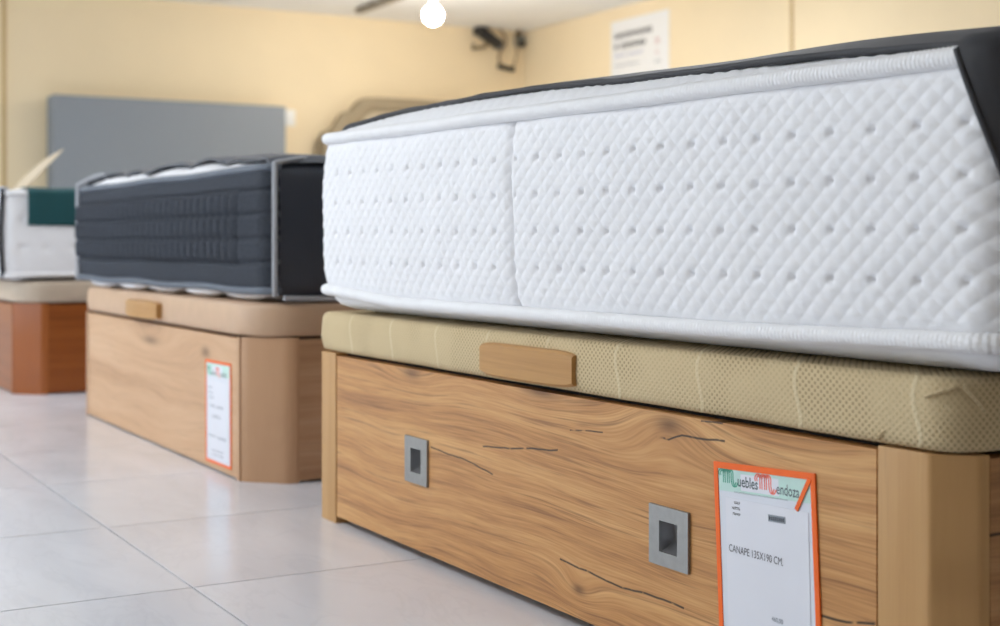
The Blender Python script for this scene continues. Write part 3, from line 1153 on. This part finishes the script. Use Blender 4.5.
# --- mattress 3: white tufted, mostly out of the frame
mat3 = empty('mattress', (X3 - 0.035, 4.935, 0), 'white mattress with tufted side and black corner strap on taupe lid', 'mattress')
HM3 = 0.665
pth = Path(HM3, DEPTH - 0.03, 0.035)
zf3 = lambda S, T: 0.360 + (0.594 - 0.360) * T
mattress_body(mat3, HM3, DEPTH - 0.03, Z_LID + 0.0005, 0.592, 0.035, 'white_fabric', 0.006)


def quilt3(S, Z, T):
    return dimples(S, Z, 0.075, [0.435, 0.520], 0.006, 0.009, pth.s4 + 0.02) + 0.001 * np.sin(S * 60) * np.sin(Z * 80)


panel('tufted_panel', 'white_fabric', mat3, pth, lambda t: 0.02, lambda t: pth.s5 - 0.02, zf3, quilt3, 640, 50, 0.010, 0.0)
piping('top_piping', 'white_tape', mat3, pth, 0.02, pth.s5 - 0.02, lambda s: 0.597 + 0 * s, 0.0075, 0.003, 0.006)
piping('bottom_piping', 'white_tape', mat3, pth, 0.02, pth.s5 - 0.02, lambda s: 0.356 + 0 * s, 0.0075, 0.005, 0.006)
m = MB(); loft_rrect(m, 0, DEPTH - 0.03, -HM3, HM3, 0.035, [(0.004, 0.597), (0.02, 0.606), (0.06, 0.612), (0.3, 0.612), (0.5, 0.612)], n_long=30, n_short=30)
m.build('top_quilt', 'white_fabric', mat3, True, 180)
x, y, nx, ny = [float(v) for v in pth.at(np.array(pth.s4 - 0.030))]
m = MB()
pts = [(x + nx * (0.008 + 0.010 * math.sin(PI * k / 20)), y + ny * (0.008 + 0.010 * math.sin(PI * k / 20)), 0.350 + 0.26 * k / 20) for k in range(21)]
m.tube(pts, 0.0075, 8)
m.build('corner_strap', 'black_fabric', mat3)
# grey piping loop along the front top edge
s = np.linspace(pth.s2, pth.s4 - 0.02, 60)
x, y, nx, ny = pth.at(s)
m = MB(); m.tube(np.c_[x + nx * 0.006 , y + ny * 0.006, 0.609 + 0 * s], 0.007, 7)
m.build('front_piping', 'grey_tape', mat3)

# teal cloth draped over the side edge of the third mattress
y_side = 4.935 - HM3
xs = np.linspace(0.845, 1.55, 60)
prof = []
for k in range(26):
    prof.append((y_side + 0.10 - 0.07 * k / 25, 0.6155))
for k in range(1, 9):
    a = PI / 2 * k / 8
    prof.append((y_side + 0.03 - 0.045 * math.sin(a), 0.6155 - 0.020 * (1 - math.cos(a))))
for k in range(1, 12):
    prof.append((y_side - 0.015 - 0.003 * math.sin(PI * k / 11), 0.5955 - 0.094 * k / 11))
P = np.array([[(xx, yv_ + (0.0015 * math.sin(xx * 30) if zz < 0.59 else 0), zz + (0.002 * abs(math.sin(xx * 17)) if zz > 0.6 else 0)) for xx in xs] for (yv_, zz) in prof])
m = MB(); m.grid(P)
tc = mesh_obj('cloth', m.v, m.f, 'teal_cloth', None, True, 180)
md = tc.modifiers.new('thickness', 'SOLIDIFY'); md.thickness = 0.003; md.offset = 1.0
tag(tc, 'folded teal cloth hanging over the edge of the white tufted mattress', 'cloth')

# cream card, bent, standing tilted on the third mattress
c0 = on_plane(14, 188, 1, 4.90); c1 = on_plane(63, 149, 1, 4.90)
c0.z = 0.6135
rows = []
for i in range(15):
    t = i / 14
    q = c0.lerp(c1, t)
    row = []
    for j in range(9):
        w = -1 + 2 * j / 8
        wd = 0.085 * (1 - 0.9 * t ** 1.5)
        row.append((q.x, q.y + w * wd, q.z + 0.010 * (w + 1) * math.sin(PI * (0.10 + 0.90 * t))))
    rows.append(row)
m = MB(); m.grid(np.array(rows))
cc = mesh_obj('card', m.v, m.f, 'cream_card', None, True, 180)
md = cc.modifiers.new('thickness', 'SOLIDIFY'); md.thickness = 0.002; md.offset = 1.0
tag(cc, 'bent cream card sticking up from the white tufted mattress', 'card')


# ------------------------------------------------------------------ price tags
def text_obj(body, size, mat, parent, loc, rot=0.0, sx=1.0, bold=0.0, align='LEFT'):
    cu = bpy.data.curves.new('lettering', 'FONT')
    cu.body = body
    cu.size = size
    cu.align_x = align
    cu.offset = bold
    cu.resolution_u = 3
    tmp = bpy.data.objects.new('tmp', cu)
    COL.objects.link(tmp)
    dg = bpy.context.evaluated_depsgraph_get()
    me = bpy.data.meshes.new_from_object(tmp.evaluated_get(dg))
    bpy.data.objects.remove(tmp)
    bpy.data.curves.remove(cu)
    me.name = 'lettering'
    me.materials.clear()
    me.materials.append(MATS[mat])
    me.transform(Matrix.Translation(loc) @ Matrix.Rotation(rot, 4, 'Z') @ Matrix.Diagonal((sx, 1, 1, 1)))
    return link(bpy.data.objects.new('lettering', me), parent)


def ribbon(mb, pts, w, z):
    pts = np.asarray(pts, float)
    t = np.gradient(pts, axis=0)
    t /= np.linalg.norm(t, axis=1)[:, None] + 1e-12
    nrm = np.c_[-t[:, 1], t[:, 0]]
    P = np.stack([np.c_[pts + nrm * w / 2, np.full(len(pts), z)], np.c_[pts - nrm * w / 2, np.full(len(pts), z)]])
    mb.grid(P)


def catmull(pts, k=8):
    pts = np.asarray(pts, float)
    p = np.vstack([2 * pts[0] - pts[1], pts, 2 * pts[-1] - pts[-2]])
    out = []
    for i in range(1, len(p) - 2):
        for t in np.linspace(0, 1, k, endpoint=False):
            out.append(0.5 * ((2 * p[i]) + (-p[i - 1] + p[i + 1]) * t + (2 * p[i - 1] - 5 * p[i] + 4 * p[i + 1] - p[i + 2]) * t ** 2 + (-p[i - 1] + 3 * p[i] - 3 * p[i + 1] + p[i + 2]) * t ** 3))
    out.append(p[-2])
    return np.array(out)


def logo_m(parent, mat, x, y, w, h, z):
    """looped letter M drawn with a double line"""
    m = MB()
    strokes = [[(0.02, .55), (0.0, .78), (.10, .98), (.24, .90), (.27, .70), (.27, .05)],
               [(.27, .72), (.32, .94), (.44, .98), (.52, .82), (.52, .05)],
               [(.52, .72), (.57, .94), (.69, .98), (.76, .82), (.76, .30), (.82, -.05), (.95, -.08), (1.04, .16)]]
    for s in strokes:
        c = catmull(s, 7)
        t = np.gradient(c, axis=0); t /= np.linalg.norm(t, axis=1)[:, None]
        nr = np.c_[-t[:, 1], t[:, 0]]
        for o in (-0.055, 0.055):
            q = c + nr * o
            ribbon(m, np.c_[x + q[:, 0] * w, y + q[:, 1] * h], w * 0.062, z)
    return m.build('logo_letter', mat, parent, False)


def marks(mb, x, y, w, h, n, z, rng, bold=0.30):
    """row of tiny unreadable printed characters"""
    for i in range(n):
        cw = w / n
        x0 = x + i * cw
        mb.raw([(x0, y, z), (x0 + cw * bold, y, z), (x0 + cw * bold, y + h, z), (x0, y + h, z)], [(0, 1, 2, 3)])
        yy_ = y + h * rng.choice((0.0, 0.4, 0.75))
        mb.raw([(x0, yy_, z), (x0 + cw * 0.8, yy_, z), (x0 + cw * 0.8, yy_ + h * 0.25, z), (x0, yy_ + h * 0.25, z)], [(0, 1, 2, 3)])


def print_part(name, mat, parent, *a):
    m = MB(); marks(m, *a)
    return m.build(name, mat, parent, False)


def tag_root(name, yw, zw, xw, rot, label):
    o = bpy.data.objects.new(name, None)
    base = Matrix(((0, 0, -1, xw), (-1, 0, 0, yw), (0, 1, 0, zw), (0, 0, 0, 1)))
    o.matrix_world = base @ Matrix.Rotation(rot, 4, 'Z')
    o.empty_display_size = 0.05
    return tag(link(o), label, 'price tag', 'price tags on the bed bases')


def price_tag(yw, zw, xw, w, h, rot, label, first):
    """origin at the bottom left; x to the right, y up, z out of the panel"""
    rng = random.Random(5)
    t = tag_root('price_tag', yw, zw, xw, rot, label)
    # pocket back sheet, slightly curled
    def sheet(name, mat, x0, x1, y0, y1, z, th):
        m = MB(); m.box((x0, y0, z), (x1, y1, z + th))
        return m.build(name, mat, t, False)
    fw = 0.0062 if first else 0.0050
    sheet('sheet', 'paper', fw * .6, w - fw * .6, fw * .6, h - fw * .6, 0.0003, 0.0006)
    m = MB()
    for (a, b) in (((0, 0), (w, fw)), ((0, h - fw), (w, h)), ((0, fw), (fw, h - fw)), ((w - fw, fw), (w, h - fw))):
        m.box((a[0], a[1], 0.0002), (b[0], b[1], 0.0018))
    m.build('orange_frame', 'orange_vinyl', t, False)
    zt = 0.0011
    k = w / 0.145
    sheet('header', 'mint_print', fw, w - fw, h - 0.028 * k, h - fw, 0.0009, 0.0001)
    sheet('white_patch', 'paper_inner', 0.040 * k, 0.095 * k, h - 0.0255 * k, h - 0.0095 * k, 0.0010, 0.00008)
    if first:
        # insert sheet with the printed lines, sitting a little askew in the pocket
        pi = sheet('insert', 'paper_inner', 0, 0.118, 0, 0.150, 0.0010, 0.0004)
        pi.matrix_local = Matrix.Translation((0.0135, 0.026, 0)) @ Matrix.Rotation(R(-1.2), 4, 'Z')
        logo_m(t, 'green_print', 0.0085, h - 0.0205, 0.0250, 0.0135, zt)
        text_obj('uebles', 0.0150, 'ink_slate', t, (0.0350, h - 0.0215, zt), R(-1.8), 0.80, 0.0002)
        logo_m(t, 'coral_print', 0.0630, h - 0.0220, 0.0262, 0.0140, zt)
        text_obj('endoza', 0.0150, 'ink_slate', t, (0.0915, h - 0.0235, zt), R(-1.8), 0.74, 0.0001)
        print_part('small_print', 'ink_grey', t, 0.030, h - 0.0285, 0.078, 0.0012, 40, zt, rng)
        zt2_ = 0.0016
        print_part('small_print', 'ink', t, 0.0300, h - 0.0392, 0.0090, 0.0026, 5, zt2_, rng)
        print_part('small_print', 'ink', t, 0.0265, h - 0.0447, 0.0125, 0.0026, 7, zt2_, rng)
        print_part('small_print', 'ink', t, 0.0275, h - 0.0502, 0.0115, 0.0026, 6, zt2_, rng)
        m = MB(); m.box((0.0795, h - 0.0505, zt2_ - 0.0002), (0.1035, h - 0.0440, zt2_ + 0.00005))
        m.build('printed_bar', 'ink_grey', t, False)
        print_part('printed_bar', 'ink', t, 0.0805, h - 0.0490, 0.0220, 0.0034, 8, zt2_ + 0.0001, rng, 0.6)
        text_obj('CANAPE 135X190 CM.', 0.0104, 'ink', t, (0.0190, h - 0.0865, zt2_), R(-2.6), 0.78, 0.0)
        text_obj('460,00', 0.0062, 'ink_grey', t, (0.0790, h - 0.1440, zt2_), R(-2.0), 0.95, 0.0001)
        # orange ribbon across the top right corner
        m = MB()
        m.xbox(Matrix.Translation((w - 0.0165, h - 0.0205, 0.0019)) @ Matrix.Rotation(R(-33), 4, 'Z'), (0.0046, 0.036, 0.0008))
        m.build('corner_ribbon', 'orange_vinyl', t, False)
    else:
        sheet('insert', 'paper_inner', 0.016, w - 0.018, 0.012, h - 0.040, 0.0010, 0.0003)
        logo_m(t, 'green_print', 0.010, h - 0.028, 0.022, 0.015, zt)
        text_obj('uebles', 0.0155, 'ink_slate', t, (0.034, h - 0.029, zt), 0, 0.8)
        logo_m(t, 'coral_print', 0.063, h - 0.029, 0.024, 0.016, zt)
        text_obj('endoza', 0.0155, 'ink_slate', t, (0.090, h - 0.029, zt), 0, 0.84)
        zt2_ = 0.0015
        print_part('handwriting', 'ink_grey', t, 0.020, h - 0.056, 0.020, 0.004, 5, zt2_, rng)
        print_part('handwriting', 'ink_grey', t, 0.020, h - 0.066, 0.024, 0.004, 6, zt2_, rng)
        print_part('handwriting', 'ink_grey', t, 0.022, h - 0.075, 0.030, 0.004, 7, zt2_, rng)
        print_part('handwriting', 'ink_grey', t, 0.030, h - 0.092, 0.030, 0.005, 5, zt2_, rng)
        print_part('handwriting', 'ink_grey', t, 0.068, h - 0.092, 0.040, 0.005, 7, zt2_, rng)
        print_part('handwriting', 'ink_grey', t, 0.042, h - 0.112, 0.050, 0.005, 8, zt2_, rng)
        print_part('handwriting', 'ink_grey', t, 0.020, h - 0.150, 0.045, 0.004, 7, zt2_, rng)
        print_part('handwriting', 'ink_grey', t, 0.076, h - 0.152, 0.050, 0.005, 8, zt2_, rng)
        print_part('handwriting', 'ink_grey', t, 0.040, h - 0.178, 0.070, 0.003, 14, zt2_, rng)
        print_part('handwriting', 'ink_grey', t, 0.040, h - 0.186, 0.070, 0.003, 14, zt2_, rng)
    return t


p = on_plane(714, 461, 0, X1)
rot = R(3.2)
TH = 0.210
price_tag(p.y - TH * math.sin(rot), p.z - TH * math.cos(rot), X1 + 0.0010, 0.1455, TH, rot, 'orange framed price tag with printed bed size on the cracked golden oak panel', True)
p = on_plane(206, 359, 0, X2)
rot = R(0.5)
price_tag(p.y, p.z - 0.202, X2 + 0.0010, 0.152, 0.202, rot, 'orange edged price tag with handwritten lines on the pale oak panel', False)

# ------------------------------------------------------------------ headboards against the back wall
HBY = RY1 - 0.14
a = on_plane(53, 94, 1, HBY - 0.10); b = on_plane(286, 105, 1, HBY - 0.10)
hb = empty('headboard', ((a.x + b.x) / 2, HBY, 0), 'plain grey upholstered rectangular headboard against the back wall', 'headboard')
hw = (b.x - a.x) / 2
m = MB(); m.box((-hw, -0.10, 0.30), (hw, 0.10, a.z), 0.010)
m.build('padded_board', 'grey_upholstery', hb, True, 40)
for s in (-1, 1):
    m = MB(); m.box((s * (hw - 0.14) - 0.04, 0.0, 0), (s * (hw - 0.14) + 0.04, 0.03, 0.32))
    m.build('leg', 'black_plastic', hb, False)

a = on_plane(321, 140, 1, HBY)
hb2 = empty('headboard', (a.x + 0.80, HBY, 0), 'cream linen headboard with scrolled stepped top near the room corner', 'headboard')
outl = [(0.0, 1.285), (0.02, 1.310), (0.06, 1.322), (0.10, 1.352), (0.135, 1.405), (0.160, 1.450), (0.185, 1.468), (0.245, 1.478), (0.270, 1.512), (0.310, 1.560), (0.355, 1.582), (0.40, 1.588), (0.60, 1.592), (0.80, 1.594)]
outl = [(x_ - 0.80, z_) for x_, z_ in outl]


def hb_shape(ins, y, bottom=0.28):
    L = [(x_ * (0.80 - ins) / 0.80, z_ - ins) for x_, z_ in outl]
    full = L + [(-x_, z_) for x_, z_ in L[::-1][1:]]
    full = [(full[0][0], bottom + ins)] + full + [(full[-1][0], bottom + ins)]
    return np.array([(x_, y, z_) for x_, z_ in full])


m = MB()
rings = [hb_shape(0.004, 0.05), hb_shape(0, 0.045), hb_shape(0.0, -0.035), hb_shape(0.008, -0.048), hb_shape(0.03, -0.055), hb_shape(0.075, -0.055), hb_shape(0.092, -0.046), hb_shape(0.100, -0.020)]
m.grid(np.array(rings), True)
m.ngon(list(rings[0]), True)
m.build('frame', 'linen_frame', hb2, True, 50)
m = MB()
rings = [hb_shape(0.099, -0.018), hb_shape(0.112, -0.040), hb_shape(0.150, -0.048), hb_shape(0.25, -0.050)]
m.grid(np.array(rings), True); m.ngon(list(rings[-1]))
m.build('padded_panel', 'linen_panel', hb2, True, 60)
for s in (-1, 1):
    m = MB(); m.box((s * 0.62 - 0.04, 0.0, 0), (s * 0.62 + 0.04, 0.03, 0.30))
    m.build('leg', 'black_plastic', hb2, False)

# light switch beside the grey headboard
p = on_plane(289.5, 118, 1, RY1)
t = empty('light_switch', (p.x, RY1, p.z), 'white wall light switch beside the grey headboard', 'light switch')
m = MB(); m.box((-0.042, -0.012, -0.062), (0.042, 0.0, 0.062), 0.004)
m.build('plate', 'white_plastic', t)
m = MB(); m.box((-0.026, -0.017, -0.040), (0.026, -0.011, 0.040), 0.003)
m.build('rocker', 'white_plastic', t)

# ------------------------------------------------------------------ ceiling rail and hanging bulb
p = on_plane(358.5, 11.5, 2, RH - 0.03)
rx, ry = p.x, p.y
t = empty('ceiling_rail', (rx, ry, RH), 'thin metal rail fixed along the ceiling beside the bare bulb', 'rail')
m = MB(); m.box((-0.028, -4.6, -0.045), (0.028, 0.0, -0.012), 0.004)
m.build('channel', 'rail_metal', t)
for yq in (-4.2, -2.2, -0.25):
    m = MB(); m.box((-0.02, yq - 0.03, -0.014), (0.02, yq + 0.03, 0.0))
    m.build('clip', 'rail_metal', t)
th = math.atan((433 - 500) / FPX) + R(YAW)
by = rx / math.tan(th)
p = on_plane(433, 15, 0, rx)
bulb = empty('hanging_bulb', (p.x, p.y, p.z), 'bare glowing bulb hanging below the ceiling rail', 'lamp')
prof = [(0.016, 0.082), (0.018, 0.066), (0.036, 0.054), (0.055, 0.034), (0.064, 0.010), (0.064, -0.008), (0.057, -0.032), (0.040, -0.052), (0.020, -0.063), (0.004, -0.066)]
th = np.linspace(0, 2 * PI, 20, endpoint=False)
P = np.array([[(r * math.cos(a), r * math.sin(a), z) for a in th] for r, z in prof])
m = MB(); m.grid(P, True); m.ngon(list(P[0]), True); m.ngon(list(P[-1]))
m.build('glass_globe', 'bulb_glass', bulb, True, 180)
m = MB(); m.tube([(0, 0, 0.07), (0, 0, 0.115), (0, 0, 0.125)], [0.021, 0.021, 0.010], 14)
m.build('socket', 'white_plastic', bulb)
m = MB(); m.tube([(0, 0, 0.12), (0, 0, 0.15), (0, 0, RH - 0.045 - p.z)], 0.004, 8)
m.build('flex', 'white_plastic', bulb)

# ------------------------------------------------------------------ camera, cables and box in the room corner
CY = RY1 - 0.10
p = on_plane(485, 34, 1, CY)
sc = empty('security_camera', (p.x, RY1, p.z), 'black security camera on a bracket high in the room corner', 'camera')


def rel(px, py, dy=0.0):
    q = on_plane(px, py, 1, CY + dy)
    return Vector((q.x - p.x, q.y - RY1, q.z - p.z))


def bar(mb, a, b, w, h, bev=0.004):
    d = b - a
    mt = Matrix.Translation((a + b) / 2) @ d.to_track_quat('X', 'Z').to_matrix().to_4x4()
    mb.xbox(mt, (d.length, w, h), bev)


m = MB(); m.box((rel(479, 26).x, -0.10, rel(479, 34).z), (rel(488, 26).x, 0.0, rel(486, 26.5).z), 0.006)
m.build('mount', 'black_plastic', sc)
m = MB(); bar(m, rel(480, 31, -0.02), rel(500, 46, -0.03), 0.085, 0.075, 0.01)
bd = m.build('body', 'black_plastic', sc)
m = MB(); q = rel(501, 47, -0.03); q0 = rel(499, 45.2, -0.03); m.tube([q0, q], 0.030, 14)
m.build('lens', 'chrome', bd)
m = MB(); bar(m, rel(473, 49, 0.0), rel(486, 46.5, 0.0), 0.030, 0.024, 0.004); bar(m, rel(473, 50, 0.0), rel(473, 43.5, 0.0), 0.02, 0.018, 0.003)
bar(m, rel(486, 46, 0.0), rel(487, 38, 0.0), 0.02, 0.02, 0.003)
m.build('bracket_arm', 'brown_plastic', sc)
m = MB(); m.tube(catmull([rel(486, 28, 0.03), rel(496, 27, 0.05), rel(503, 33, 0.07), rel(506, 42, 0.07), rel(500, 52, 0.07), rel(499, 60, 0.07), rel(502, 65, 0.06)], 6), 0.008, 7)
m.build('cable', 'brown_plastic', sc)

p2 = on_plane(506, 68, 1, CY)
pa = empty('power_adapter', (p2.x, CY, p2.z), 'small black power adapter dangling on cables below the security camera', 'adapter')
def rel2(px, py, dy=0.0):
    q = on_plane(px, py, 1, CY + dy)
    return Vector((q.x - p2.x, q.y - CY, q.z - p2.z))
m = MB(); bar(m, rel2(498, 66), rel2(514, 70), 0.04, 0.035, 0.006)
m.build('housing', 'black_plastic', pa)
m = MB(); m.tube(catmull([rel2(512, 68.5), rel2(515, 62), rel2(517, 50), rel2(516, 36), rel2(519, 29.5), rel2(524, 28.5)], 6), 0.009, 7)
m.build('cable', 'brown_plastic', pa)

p3 = on_plane(527, 42, 1, RY1 - 0.04)
jb = empty('junction_box', (min(p3.x, RX1 - 0.05), RY1, p3.z), 'small grey and black junction box in the room corner under the ceiling', 'junction box')
m = MB(); m.box((-0.045, -0.06, -0.045), (0.035, 0.0, 0.045), 0.006)
m.build('housing', 'grey_plastic', jb)
m = MB(); m.box((-0.030, -0.066, -0.040), (0.030, -0.058, 0.0), 0.002)
m.build('cover_plate', 'black_plastic', jb)
m = MB(); m.tube([(-0.02, -0.03, 0.04), (-0.024, -0.03, 0.085), (-0.024, -0.03, 0.11)], [0.016, 0.018, 0.014], 10)
m.build('cable_gland', 'black_plastic', jb)

# ------------------------------------------------------------------ poster on the right wall
a = on_plane(611, 26, 0, RX1 - 0.004); b = on_plane(669, 8.5, 0, RX1 - 0.004)
pw = a.y - b.y
ph = 0.66
po = bpy.data.objects.new('poster', None)
po.matrix_world = Matrix(((0, 0, -1, RX1 - 0.001), (-1, 0, 0, a.y), (0, 1, 0, b.z - ph), (0, 0, 0, 1)))
tag(link(po), 'white printed poster with two bold lines on the right wall', 'poster')
m = MB(); m.box((0, 0, 0), (pw, ph, 0.003))
m.build('sheet', 'poster_paper', po, False)
rng = random.Random(2)
zp = 0.0035
print_part('headline', 'ink', po, 0.05, ph - 0.135, 0.48, 0.040, 16, zp, rng, 0.6)
print_part('headline', 'ink', po, 0.05, ph - 0.215, 0.05, 0.040, 2, zp, rng, 0.6)
print_part('headline', 'ink', po, 0.13, ph - 0.215, 0.32, 0.040, 11, zp, rng, 0.6)
print_part('small_print', 'ink_blue', po, 0.05, ph - 0.275, 0.16, 0.022, 8, zp, rng)
print_part('small_print', 'ink_blue', po, 0.23, ph - 0.275, 0.19, 0.024, 9, zp, rng)
print_part('small_print', 'ink_grey', po, 0.05, ph - 0.350, 0.32, 0.020, 16, zp, rng)
print_part('small_print', 'ink_rose', po, 0.56, ph - 0.24, 0.06, 0.05, 3, zp, rng)
print_part('small_print', 'ink_rose', po, 0.57, ph - 0.31, 0.04, 0.03, 3, zp, rng)
print_part('small_print', 'ink_grey', po, 0.56, ph - 0.37, 0.07, 0.025, 4, zp, rng)
m = MB()
pts = [(0.10, 0.10), (0.16, 0.135), (0.26, 0.15), (0.32, 0.175), (0.38, 0.15), (0.50, 0.14), (0.60, 0.17), (0.63, 0.12), (0.63, 0.05), (0.10, 0.05)]
m.raw([(x_, y_, zp) for x_, y_ in pts], [list(range(len(pts)))])
m.build('printed_picture', 'rail_metal', po, False)
